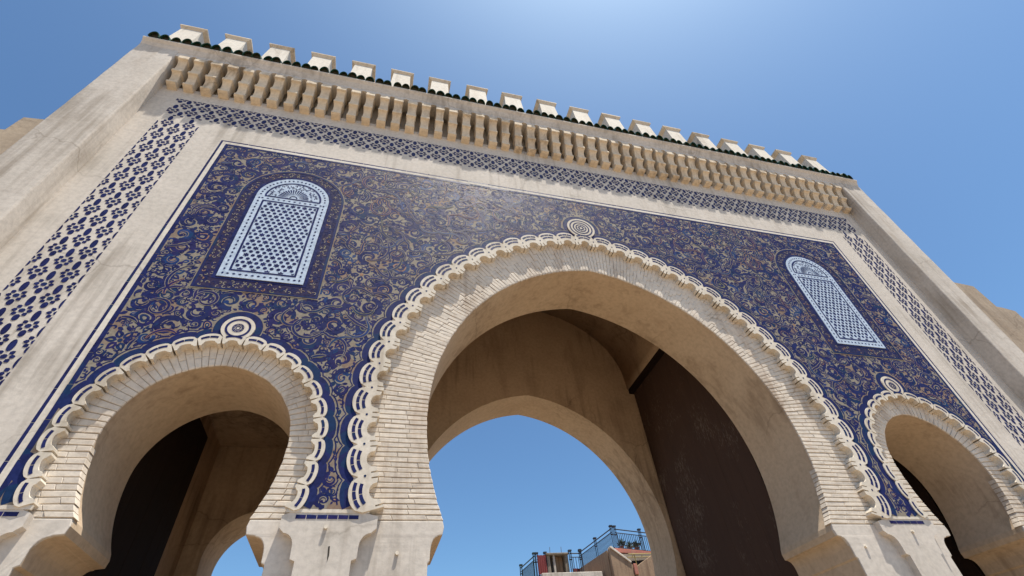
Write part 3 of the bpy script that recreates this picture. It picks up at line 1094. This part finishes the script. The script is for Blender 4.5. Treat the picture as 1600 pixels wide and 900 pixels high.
# ------------------------------------------------------------------ blind windows of blue and white tile
def window(cx):
    w = empty('blind_window', (cx, 0, WZ0))
    w.parent = gate
    w.matrix_parent_inverse = Matrix.Translation(gate.location).inverted()
    def arch(hw, z0, zs, n=24):
        return [(cx - hw, z0)] + [(cx - hw * cos(pi * i / n), zs + hw * sin(pi * i / n)) for i in range(n + 1)] + [(cx + hw, z0)]
    # patterned surround
    m = MB()
    m.extrude(arch(WW + WB - .01, WZ0 - WB + .01, WZS), -0.0100, 0.0, 0, False)
    m.build('window_surround', PURP, w)
    m = MB()
    m.ribbon(arch(WW + WB - .025, WZ0 - WB + .025, WZS), 0.045, -0.0130, 0, closed=True)
    m.ribbon(arch(WW + WB + .005, WZ0 - WB - .005, WZS), 0.016, -0.0136, 1, closed=True)
    m.ribbon(arch(WW + .035, WZ0 - .035, WZS), 0.055, -0.0128, 2, closed=True)
    rr2 = random.Random(5 if cx < 0 else 9)
    got = []
    for _ in range(7000):
        x, z = cx + rr2.uniform(-.9, .9), rr2.uniform(WZ0 - WB, WZS + .9)
        d = win_dist(x, z)
        if d > -0.062 or d < -(WB - 0.078): continue
        r = rr2.uniform(.018, .036)
        if any((c[0] - x) ** 2 + (c[1] - z) ** 2 < (c[2] + r) ** 2 for c in got): continue
        got.append((x, z, r))
        a0 = rr2.uniform(0, 6.3)
        h_ = rr2.choice((-1, 1))
        path = [(x + r * (.95 - .4 * i / 6) * cos(a0 + h_ * 4 * i / 6), z + r * (.95 - .4 * i / 6) * sin(a0 + h_ * 4 * i / 6)) for i in range(7)]
        m.ribbon(path, .013, -0.0122, rr2.choices((1, 3, 0, 4), (5, .7, 3, .5))[0])
    o = link('surround_tracery', m.mesh('surround_tracery', [BLUE, CREAMT, NAVY, TERRA, OLIVE]), w)
    o['kind'] = 'stuff'
    # white plate
    m = MB()
    m.extrude(arch(WW, WZ0, WZS), -0.020, 0.0, 0, False)
    pl = m.build('window_plate', WHITET, w)
    YL = -0.0225
    m = MB()
    ib = 0.150
    zb0, zb1 = WZS - 0.16, WZS - 0.015      # cross band
    # frame lines
    fr = [(cx - WW + ib, WZ0 + ib), (cx + WW - ib, WZ0 + ib), (cx + WW - ib, zb0), (cx - WW + ib, zb0)]
    for i in range(4):
        a, c = fr[i], fr[(i + 1) % 4]
        dx, dz = c[0] - a[0], c[1] - a[1]
        l = hypot(dx, dz)
        e = 0.016
        m.ribbon([(a[0] - dx / l * e, a[1] - dz / l * e), (c[0] - dx / l * (-e if False else e + .0005), c[1] - dz / l * (e + .0005))], 0.033, YL, 0)
    R = WW - ib
    lun = [(cx - R, zb1)] + [(cx - R * cos(pi * i / 24), WZS + R * sin(pi * i / 24)) for i in range(25)] + [(cx + R, zb1)]
    m.ribbon(lun, 0.033, YL, 0, closed=True)
    link('window_frame_line', m.mesh('window_frame_line', NAVY), pl)
    # beads
    m = MB()
    def bead(x, z, a=0.024, bb_=0.019):
        m.flat([(x - a, z), (x, z - bb_), (x + a, z), (x, z + bb_)], YL, 0)
    z = WZ0 + 0.08
    nb = 22
    for i in range(nb):
        zz = WZ0 + 0.07 + (WZS - WZ0 - .07) * i / nb
        for sg in (-1, 1): bead(cx + sg * (WW - 0.068), zz, .018, .027)
    for i in range(24):
        a = pi * (i + .3) / 23.6
        bead(cx - (WW - .068) * cos(a), WZS + (WW - .068) * sin(a), .021, .021)
    for i in range(12):
        xx = cx - WW + .14 + (2 * WW - .28) * i / 11
        bead(xx, WZ0 + 0.068, .028, .018)
    for i in range(12):
        xx = cx - WW + .12 + (2 * WW - .24) * i / 11
        bead(xx, (zb0 + zb1) / 2, .026, .018)
    o = link('bead_tile', m.mesh('bead_tile', NAVY), pl); o['kind'] = 'stuff'
    # star and hexagon lattice
    m = MB()
    x0, x1, z0, z1 = cx - WW + ib + .025, cx + WW - ib - .025, WZ0 + ib + .025, zb0 - .025
    pch = 0.198
    rowh = pch * sqrt(3) / 2
    def star(x, z, r):
        pts = [(x + (r if k % 2 == 0 else r * .58) * cos(pi * k / 6 + pi / 6), z + (r if k % 2 == 0 else r * .58) * sin(pi * k / 6 + pi / 6)) for k in range(12)]
        pts = [(min(x1, max(x0, a)), min(z1, max(z0, c))) for a, c in pts]
        for k in range(12):
            m.flat([(min(x1, max(x0, x)), min(z1, max(z0, z))), pts[k], pts[(k + 1) % 12]], YL, 0)
    def hexa(x, z, r, a0):
        if x < x0 + r * .5 or x > x1 - r * .5 or z < z0 + r * .4 or z > z1 - r * .4: return
        m.flat([(x + r * cos(a0 + pi * k / 3), z + r * sin(a0 + pi * k / 3)) for k in range(6)], YL, 0)
    j = -1
    zz = z0
    while zz < z1 + rowh:
        sh = (pch / 2 if j % 2 else 0)
        i = -1
        while True:
            xx = x0 + i * pch + sh
            if xx > x1 + pch: break
            if x0 - .02 < xx < x1 + .02 and z0 - .02 < zz < z1 + .02:
                star(xx, zz, 0.052)
            hexa(xx + pch / 2, zz, 0.033, 0)
            hexa(xx + pch / 4, zz + rowh / 2, 0.033, pi / 6)
            hexa(xx - pch / 4, zz + rowh / 2, 0.033, pi / 6)
            i += 1
        zz += rowh
        j += 1
    o = link('star_lattice', m.mesh('star_lattice', NAVY), pl); o['kind'] = 'stuff'
    # fan in the lunette
    m = MB()
    zc = zb1 + .03
    for k in range(17):
        a = pi * (k + .5) / 17
        da = pi / 17 * .30
        m.flat([(cx + .085 * cos(a), zc + .085 * sin(a)), (cx + .25 * cos(a - da), zc + .25 * sin(a - da)), (cx + .27 * cos(a), zc + .27 * sin(a)), (cx + .25 * cos(a + da), zc + .25 * sin(a + da))], YL, 0)
    m.ribbon([(cx - .06 * cos(pi * i / 10), zc + .06 * sin(pi * i / 10)) for i in range(11)], .02, YL, 0)
    rr3 = random.Random(3)
    got = []
    for _ in range(1500):
        x, z = cx + rr3.uniform(-.45, .45), rr3.uniform(zc, WZS + .46)
        if hypot(x - cx, z - WZS) > R - .045 or hypot(x - cx, z - zc) < .30 or z < zc + .02: continue
        r = .024
        if any(hypot(c[0] - x, c[1] - z) < .05 for c in got): continue
        got.append((x, z))
        a0 = rr3.uniform(0, 6.3)
        m.ribbon([(x + r * cos(a0 + .9 * i), z + r * sin(a0 + .9 * i)) for i in range(5)], .015, YL - .00001 * len(got), 0)
    o = link('lunette_fan', m.mesh('lunette_fan', NAVY), pl)
window(-WX)
window(WX)

# ------------------------------------------------------------------ floral frieze
def clip(poly, ax, lim, keep_less):
    out = []
    for i in range(len(poly)):
        a, c = poly[i], poly[(i + 1) % len(poly)]
        ia = (a[ax] <= lim) == keep_less
        ic = (c[ax] <= lim) == keep_less
        if ia: out.append(a)
        if ia != ic:
            t = (lim - a[ax]) / (c[ax] - a[ax])
            out.append((a[0] + (c[0] - a[0]) * t, a[1] + (c[1] - a[1]) * t))
    return out
def flower_polys(kx=1.0, kz=1.0):
    P = []
    P.append([(.031 * cos(pi * k / 4 + pi / 8), .033 * sin(pi * k / 4 + pi / 8)) for k in range(8)])
    for k in range(8):
        a = pi / 2 + k * pi / 4
        if k == 0:
            P.append([(0.033 * sin(2 * pi * i / 12) , 0.155 + 0.086 * cos(2 * pi * i / 12)) for i in range(12)])
        elif k == 4:
            P.append([(0.032 * sin(2 * pi * i / 10), -0.112 + 0.052 * cos(2 * pi * i / 10)) for i in range(10)])
        else:
            r0, r1, w = 0.042, 0.094, 0.0245
            ca, sa = cos(a), sin(a)
            pts = [(r0, 0), (r0 + .018, w), (r1 - .012, w * .8), (r1 + .004, 0), (r1 - .012, -w * .8), (r0 + .018, -w)]
            P.append([((u * ca - v * sa) * 1.0, (u * sa + v * ca) * 1.12) for u, v in pts])
    return [[(x * kx, z * kz) for x, z in p] for p in P]
def flower_mesh(polys, name='flower_tile'):
    m = MB()
    for i, p in enumerate(polys):
        if len(p) >= 3: m.flat(p, -0.0035, 0 if i else 1)
    return m
FP_side = flower_polys(1.20, 1.08)
FP_top = flower_polys(1.36, 0.97)
FM = {False: flower_mesh(FP_side).mesh('flower_tile', [NAVY, BLUE]), True: flower_mesh(FP_top).mesh('flower_tile', [NAVY, BLUE])}
frieze = empty('floral_frieze', (0, 0, 11.6))
frieze.parent = gate
frieze.matrix_parent_inverse = Matrix.Translation(gate.location).inverted()
spots = []      # (x, z, top?, xmin, xmax, zmin, zmax)
for sx in (-1, 1):
    xc = sx * 8.355
    for c in range(-2, 3):
        for r in range(-1, 19):
            z = 9.975 - 0.237 * (c % 2) - 0.4745 * (r - 3)
            if z < 3.0 or z > 11.20: continue
            spots.append((xc + c * 0.190, z, False, xc - 0.372, xc + 0.372, 0, 30))
nx = 51
for r, z in enumerate((11.40, 11.655, 11.905, 12.14)):
    for i in range(-nx // 2 - 1, nx // 2 + 2):
        x = (i + (0.5 if r % 2 else 0)) * 0.3385
        if abs(x) > 8.73: continue
        spots.append((x, z, True, -8.727, 8.727, 11.435, 12.145))
cnt = 0
fr_rest = MB()
order = sorted(spots, key=lambda s: (s[0] + 3.64) ** 2 + 36 + (s[1] - 1.6) ** 2)
for (x, z, top, xa, xb, za, zb_) in order:
    polys = FP_top if top else FP_side
    hw, up, dn = (.125, .235, .16) if top else (.105, .25, .172)
    whole = (x - hw >= xa and x + hw <= xb and z + up <= zb_ + (0.05 if top else 0) and z - dn >= za)
    if whole and cnt < 298:
        o = link('flower_tile', FM[top], frieze)
        o.location = (x, 0, z)
        o.rotation_euler = (0, random.uniform(-.05, .05), 0)
        cnt += 1
        continue
    cl_ = []
    for p in polys:
        q = [(a + x, c + z) for a, c in p]
        for ax, lim, less in ((0, xb, True), (0, xa, False), (1, zb_ , True), (1, za, False)):
            q = clip(q, ax, lim, less) if q else q
        cl_.append(q)
    if not whole and cnt < 298 and sum(len(q) >= 3 for q in cl_) >= 3:
        o = link('flower_tile', flower_mesh(cl_).mesh('flower_tile', [NAVY, BLUE]), frieze)
        cnt += 1
    else:
        mm = flower_mesh(cl_)
        off = len(fr_rest.v)
        fr_rest.v += mm.v; fr_rest.m += mm.m
        fr_rest.f += [tuple(off + i for i in f) for f in mm.f]
o = link('flower_tiling', fr_rest.mesh('flower_tiling', [NAVY, BLUE]), frieze)
o['kind'] = 'stuff'

# ------------------------------------------------------------------ passage behind the arches
Y_BACK, Y_REAR = 4.85, 5.90
specs = [('small', -XS, -0.20, 0.66, 0.9), ('main', 0.0, 0.0, foot('main', 0), 3.0), ('small', XS, -0.20, 0.66, 0.9)]
b = MB()
b.extrude(core_outline(-9.93, 9.93, 12.6, specs), Y_BACK, Y_REAR, 0, True, 1)
b.build('rear_wall', [PLI, PLT], gate)
# cross walls, vault and ceilings
zv = 8.93
for sx in (-1, 1):
    for (xa, xb, za, zb_, nm) in ((3.28, 4.66, 0, zv, 'cross_wall'), (6.98, 9.93, 0, zv, 'cross_wall'), (4.66, 6.98, 6.75, 7.2, 'passage_ceiling')):
        b = MB()
        x0, x1 = sorted((sx * xa, sx * xb))
        b.box(x0, x1, Y_INNER - .01, Y_BACK + .01, za, zb_)
        b.build(nm, PLI, gate)
    b = MB()
    x0, x1 = sorted((sx * 3.065, sx * 3.27))
    b.box(x0, x1, Y_INNER + .02, Y_BACK - .01, 8.79, 8.925)  # dark strip added to give the shade under the vault ledge
    b.build('ledge_shade_strip', WOODD, gate)
b = MB()
n = 20
arc = [(-3.04 * cos(pi * i / n), zv + 0.25 + 2.5 * sin(pi * i / n)) for i in range(n + 1)]
b.extrude([(-3.04, zv)] + arc + [(3.04, zv), (3.30, zv), (3.30, 12.4), (-3.30, 12.4), (-3.30, zv)], Y_INNER - .012, Y_BACK + .012, 0)
b.build('vault', PLI, gate, True)
# open door leaves
def door(x, y0, y1, z1, mat, face):
    d = empty('door_leaf', (x, (y0 + y1) / 2, 0))
    d.parent = gate
    d.matrix_parent_inverse = Matrix.Translation(gate.location).inverted()
    npl = 7
    for i in range(npl):
        ya = y0 + (y1 - y0) * i / npl
        yb = y0 + (y1 - y0) * (i + 1) / npl
        m = MB()
        dx = random.uniform(-.004, .004)
        xa, xb = sorted((x + dx, x + face * 0.09))
        m.box(xa, xb, ya + .0015, yb - .0015, 0.05, z1)
        m.build('plank', mat, d, False, 0.003, 1)
door(3.19, 1.42, 4.80, 8.85, WOOD, 1)
door(-3.19, 1.42, 4.80, 8.85, WOOD, -1)
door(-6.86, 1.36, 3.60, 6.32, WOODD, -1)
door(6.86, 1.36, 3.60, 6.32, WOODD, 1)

# ------------------------------------------------------------------ lower walls either side
def rampart(name, pts, label):
    m = MB()
    m.extrude(pts, -0.29, 1.2, 0)
    o = m.build(name, PLE, None, False, 0.02, 1, 0.025, (0.5, 0, 0.5))
    return tag(o, label, 'wall')
rampart('rampart_wall', [(-9.96, 0), (-9.96, 10.17), (-10.30, 10.12), (-10.34, 9.68), (-10.8, 9.62), (-10.84, 9.1), (-11.3, 9.05), (-30, 8.8), (-30, 0)],
        'low tan eroded wall left of the gate with stepped top')
rampart('rampart_wall', [(9.96, 0), (9.96, 9.50), (10.72, 9.44), (10.80, 8.74), (11.38, 8.68), (11.45, 8.15), (12.1, 8.1), (30, 8.0), (30, 0)],
        'low tan wall right of the gate with cracked stepped top')

# ------------------------------------------------------------------ ground
b = MB()
G = 1500
b.face([(-G, -G, 0), (G, -G, 0), (G, G, 0), (-G, G, 0)])
g = b.build('ground', GROUND)
g['kind'] = 'structure'

# ------------------------------------------------------------------ terraced house seen through the middle arch
house = empty('terraced_house', (8.5, 21, 0), 'brown rooftop terrace house seen through the middle arch with blue iron railings', 'house')
C = Vector((8.98, 19.95, 0)); A = Vector((8.66, 24.06, 0)); Bc = Vector((13.2, 21.1, 0))
ZT = 9.08
def prism(m, pts, z0, z1, mi=0):
    lo = [(p[0], p[1], z0) for p in pts]; hi = [(p[0], p[1], z1) for p in pts]
    m.quads([lo, hi], mi, True)
    m.face(hi, mi)
    m.face(lo[::-1], mi)
ex = (Bc - C).normalized(); ey = (A - C).normalized()
def hp(a, b_): 
    q = C + ex * a + ey * b_
    return (q.x, q.y)
m = MB(); prism(m, [hp(0.30, 0.35), hp(4.2, 0.35), hp(4.2, 4.4), hp(0.30, 4.4)], 0, ZT - 0.2); m.build('house_wall', DARK, house)  # wall coloured dark to carry the shadow of the recess under the slab
m = MB(); prism(m, [hp(-.02, -.05), hp(4.3, -.05), hp(4.3, 4.45), hp(-.02, 4.45)], ZT - 0.20, ZT); m.build('terrace_slab', PINK, house, False, .012, 1)
# street walls with sloping tops
m = MB()
def xz_wall(m, pts, y0, y1): m.extrude(pts, y0, y1, 0)
xz_wall(m, [(8.55, 0), (8.55, 9.0), (8.62, 9.03), (9.62, 8.30), (9.72, 8.2), (9.72, 0)], 19.72, 19.97)
m.build('gable_wall', TERR, house, False, .015, 1, .01)
m = MB(); xz_wall(m, [(8.60, 9.035), (8.60, 9.10), (8.68, 9.10), (9.66, 8.36), (9.62, 8.30)], 19.66, 20.02); m.build('coping', PLB, house, False, .01, 1)
m = MB(); xz_wall(m, [(9.735, 0), (9.735, 7.98), (9.85, 8.10), (10.2, 8.30), (11.15, 8.78), (12.6, 8.80), (12.6, 0)], 19.70, 19.96); m.build('gable_wall', TERR, house, False, .015, 1, .01)
m = MB(); m.box(9.70, 9.90, 19.62, 19.695, 7.75, 8.25); m.build('stub', PINK, house, False, .02, 1)
m = MB()
prism(m, [(8.50, 19.98), (8.56, 19.98), (8.32, 24.0), (8.10, 24.0)], 0, 8.98); m.build('side_wall', TERR, house)
# canopy frame and dark awning below the slab
m = MB()
for k in range(5):
    m.bar((9.85 + .55 * k, 19.85, 8.62), (9.85 + .55 * k, 19.75, 8.72), .018)
m.bar((9.60, 19.78, 8.74), (12.5, 19.78, 8.78), .026)
m.bar((9.95, 19.80, 8.74), (9.99, 19.80, 8.1), .022)
m.bar((9.60, 19.90, 8.62), (12.5, 19.9, 8.66), .018)
m.build('canopy_frame', YELLOW, house)
m = MB(); m.extrude([(9.15, 8.80), (9.6, 8.46), (12.5, 8.60), (12.5, 8.80)], 19.97, 20.02, 0); m.build('awning', SHADE, house)

def railing(pts, z0, h, mat, label, group, bal=0.125, posts=True, cap=True, parent=None):
    r = empty('railing', (pts[0][0], pts[0][1], z0), label, 'railing', group)
    m = MB(); m2 = MB(); m3 = MB(); bl = MB()
    for a, c in zip(pts, pts[1:]):
        a_, c_ = Vector((a[0], a[1], z0)), Vector((c[0], c[1], z0))
        for f_ in (0.05, 0.82 * h, h):
            m.bar(a_ + Vector((0, 0, f_)), c_ + Vector((0, 0, f_)), .022 if f_ != h else .030, 6)
        L = (c_ - a_).length
        nb = max(2, int(L / bal))
        for i in range(1, nb):
            p_ = a_.lerp(c_, i / nb)
            bl.bar(p_ + Vector((0, 0, .05)), p_ + Vector((0, 0, .82 * h)), .017, 5)
    link('rail', m.mesh('rail', mat), r)
    o_ = link('baluster', bl.mesh('baluster', mat), r)
    for a in pts:
        q = MB()
        for dx in (-.05, .05):
            for dy in (-.05, .05):
                q.bar((a[0] + dx, a[1] + dy, z0), (a[0] + dx, a[1] + dy, z0 + h + .12), .014, 5)
        q.box(a[0] - .085, a[0] + .085, a[1] - .085, a[1] + .085, z0 + h + .10, z0 + h + .17)
        q.box(a[0] - .075, a[0] + .075, a[1] - .075, a[1] + .075, z0 + .70 * h, z0 + .72 * h)
        link('post', q.mesh('post', mat), r)
    return r
RG = 'iron railings on the terraces behind the gate'
railing([hp(.06, .06), hp(.06, 2.1), hp(.06, 4.25)], ZT + .002, 1.0, IRON, 'dark blue iron railing sloping down along the upper terrace side', RG)
railing([hp(.30, .06), hp(2.1, .06), hp(4.1, .06)], ZT + .002, 1.0, IRON, 'dark blue iron railing along the front of the upper terrace above the pink slab', RG)
# potted plants on the upper terrace
def plant(x, y, z, s, seed, label):
    rr = random.Random(seed)
    e = empty('potted_plant', (x, y, z), label, 'plant', 'potted plants on the upper terrace')
    m = MB()
    rows = [[(x + r * cos(2 * pi * i / 10), y + r * sin(2 * pi * i / 10), z + h) for i in range(10)] for r, h in ((.09 * s, 0), (.13 * s, .22 * s), (.14 * s, .25 * s))]
    m.quads(rows, 0, True); m.face(rows[-1])
    m.build('pot', POT, e)
    m = MB()
    for _ in range(90):
        a = rr.uniform(0, 2 * pi); el = rr.uniform(.2, 1.5); L = rr.uniform(.12, .34) * s
        b0 = Vector((x, y, z + .25 * s)) + Vector((cos(a) * cos(el), sin(a) * cos(el), sin(el))) * rr.uniform(0, .2) * s
        d = Vector((cos(a) * cos(el), sin(a) * cos(el), sin(el) * .9)) * L
        t = d.cross(Vector((rr.uniform(-1, 1), rr.uniform(-1, 1), rr.uniform(-1, 1)))).normalized() * .03 * s
        m.face([b0, b0 + d * .5 + t, b0 + d, b0 + d * .5 - t])
    m.build('foliage', LEAF, e)
plant(hp(.75, .32)[0], hp(.75, .32)[1], ZT + .004, .95, 1, 'leftmost small potted plant behind the upper terrace front railing')
plant(hp(1.35, .36)[0], hp(1.35, .36)[1], ZT + .004, .85, 2, 'middle small potted plant behind the upper terrace front railing')
plant(hp(1.85, .34)[0], hp(1.85, .34)[1], ZT + .004, 1.0, 3, 'dark bushy potted plant beside the second post of the front railing')

# lower terrace to the left
low = empty('lower_terrace', (6, 21, 0), 'lower flat terrace roof with small concrete kiosk seen through the middle arch', 'house')
ZL = 8.06
m = MB(); prism(m, [(4.62, 21.05), (8.2, 20.55), (8.3, 24.4), (4.30, 24.4)], 0, ZL); m.build('terrace_wall', TERR, low, False, .02, 1)
m = MB(); prism(m, [(5.0, 20.60), (8.25, 20.45), (8.25, 20.6), (5.0, 20.85)], ZL - .35, ZL + .06); m.build('parapet', PL, low, False, .015, 1)
# kiosk: two walls, open door, roof slab
m = MB(); prism(m, [(5.46, 20.95), (5.62, 20.93), (5.72, 22.0), (5.56, 22.0)], ZL, ZL + .98); m.build('kiosk_wall', CONC, low)
m = MB(); prism(m, [(5.80, 20.92), (5.90, 20.91), (5.98, 22.0), (5.88, 22.0)], ZL, ZL + .98); m.build('kiosk_wall', PL, low)
m = MB(); prism(m, [(5.92, 21.3), (6.42, 21.25), (6.46, 22.0), (5.98, 22.02)], ZL, ZL + .98); m.build('kiosk_wall', PLI, low)
m = MB(); prism(m, [(6.43, 20.87), (6.62, 20.86), (6.7, 22.0), (6.50, 22.0)], ZL, ZL + .98); m.build('kiosk_wall', CONC, low)
m = MB(); prism(m, [(5.40, 20.85), (6.66, 20.78), (6.74, 22.1), (5.50, 22.1)], ZL + .982, ZL + 1.07); m.build('kiosk_roof', CONC, low, False, .012, 1)
for (x, y) in ((5.72, 21.1), (6.35, 21.05)):
    m = MB(); m.bar((x, y, ZL + 1.05), (x + .02, y, ZL + 1.42), .014, 5); m.build('rebar', STEEL, low)
railing([(4.70, 23.4), (4.86, 21.25)], ZL + .002, 1.02, IRONG, 'green iron railing at the far left of the lower terrace', RG)
railing([(4.95, 21.1), (5.40, 21.0)], ZL + .002, .98, IRON, 'short railing left of the concrete kiosk', RG)
railing([(6.72, 20.75), (7.30, 20.75)], ZL + .002, 1.0, IRON, 'blue iron railing between the concrete kiosk and the brown gable', RG)
def cloth(x0, x1, y, z0, z1, label, seed):
    rr = random.Random(seed)
    rows = []
    n = 14
    for (z, k) in ((z1, .3), ((z0 + z1) / 2, .8), (z0, 1.0)):
        rows.append([(x0 + (x1 - x0) * i / n, y + .035 * k * sin(i * 1.9 + seed), z + .02 * rr.uniform(-1, 1)) for i in range(n + 1)])
    rows2 = [[(q[0], q[1] + .012, q[2]) for q in r] for r in rows]
    m = MB()
    m.quads(rows); m.quads([r[::-1] for r in rows2]); m.quads([rows2[0], rows[0]]); m.quads([rows[-1], rows2[-1]])
    o = m.build('cloth', RED, None, True)
    tag(o, label, 'cloth', 'red cloths on the lower terrace')
cloth(4.93, 5.42, 20.93, ZL + .07, ZL + .98, 'dark red cloth hung on the railing left of the kiosk', 1)
cloth(6.86, 7.26, 20.98, ZL + .07, ZL + .34, 'small red cloth low behind the railing right of the kiosk', 2)
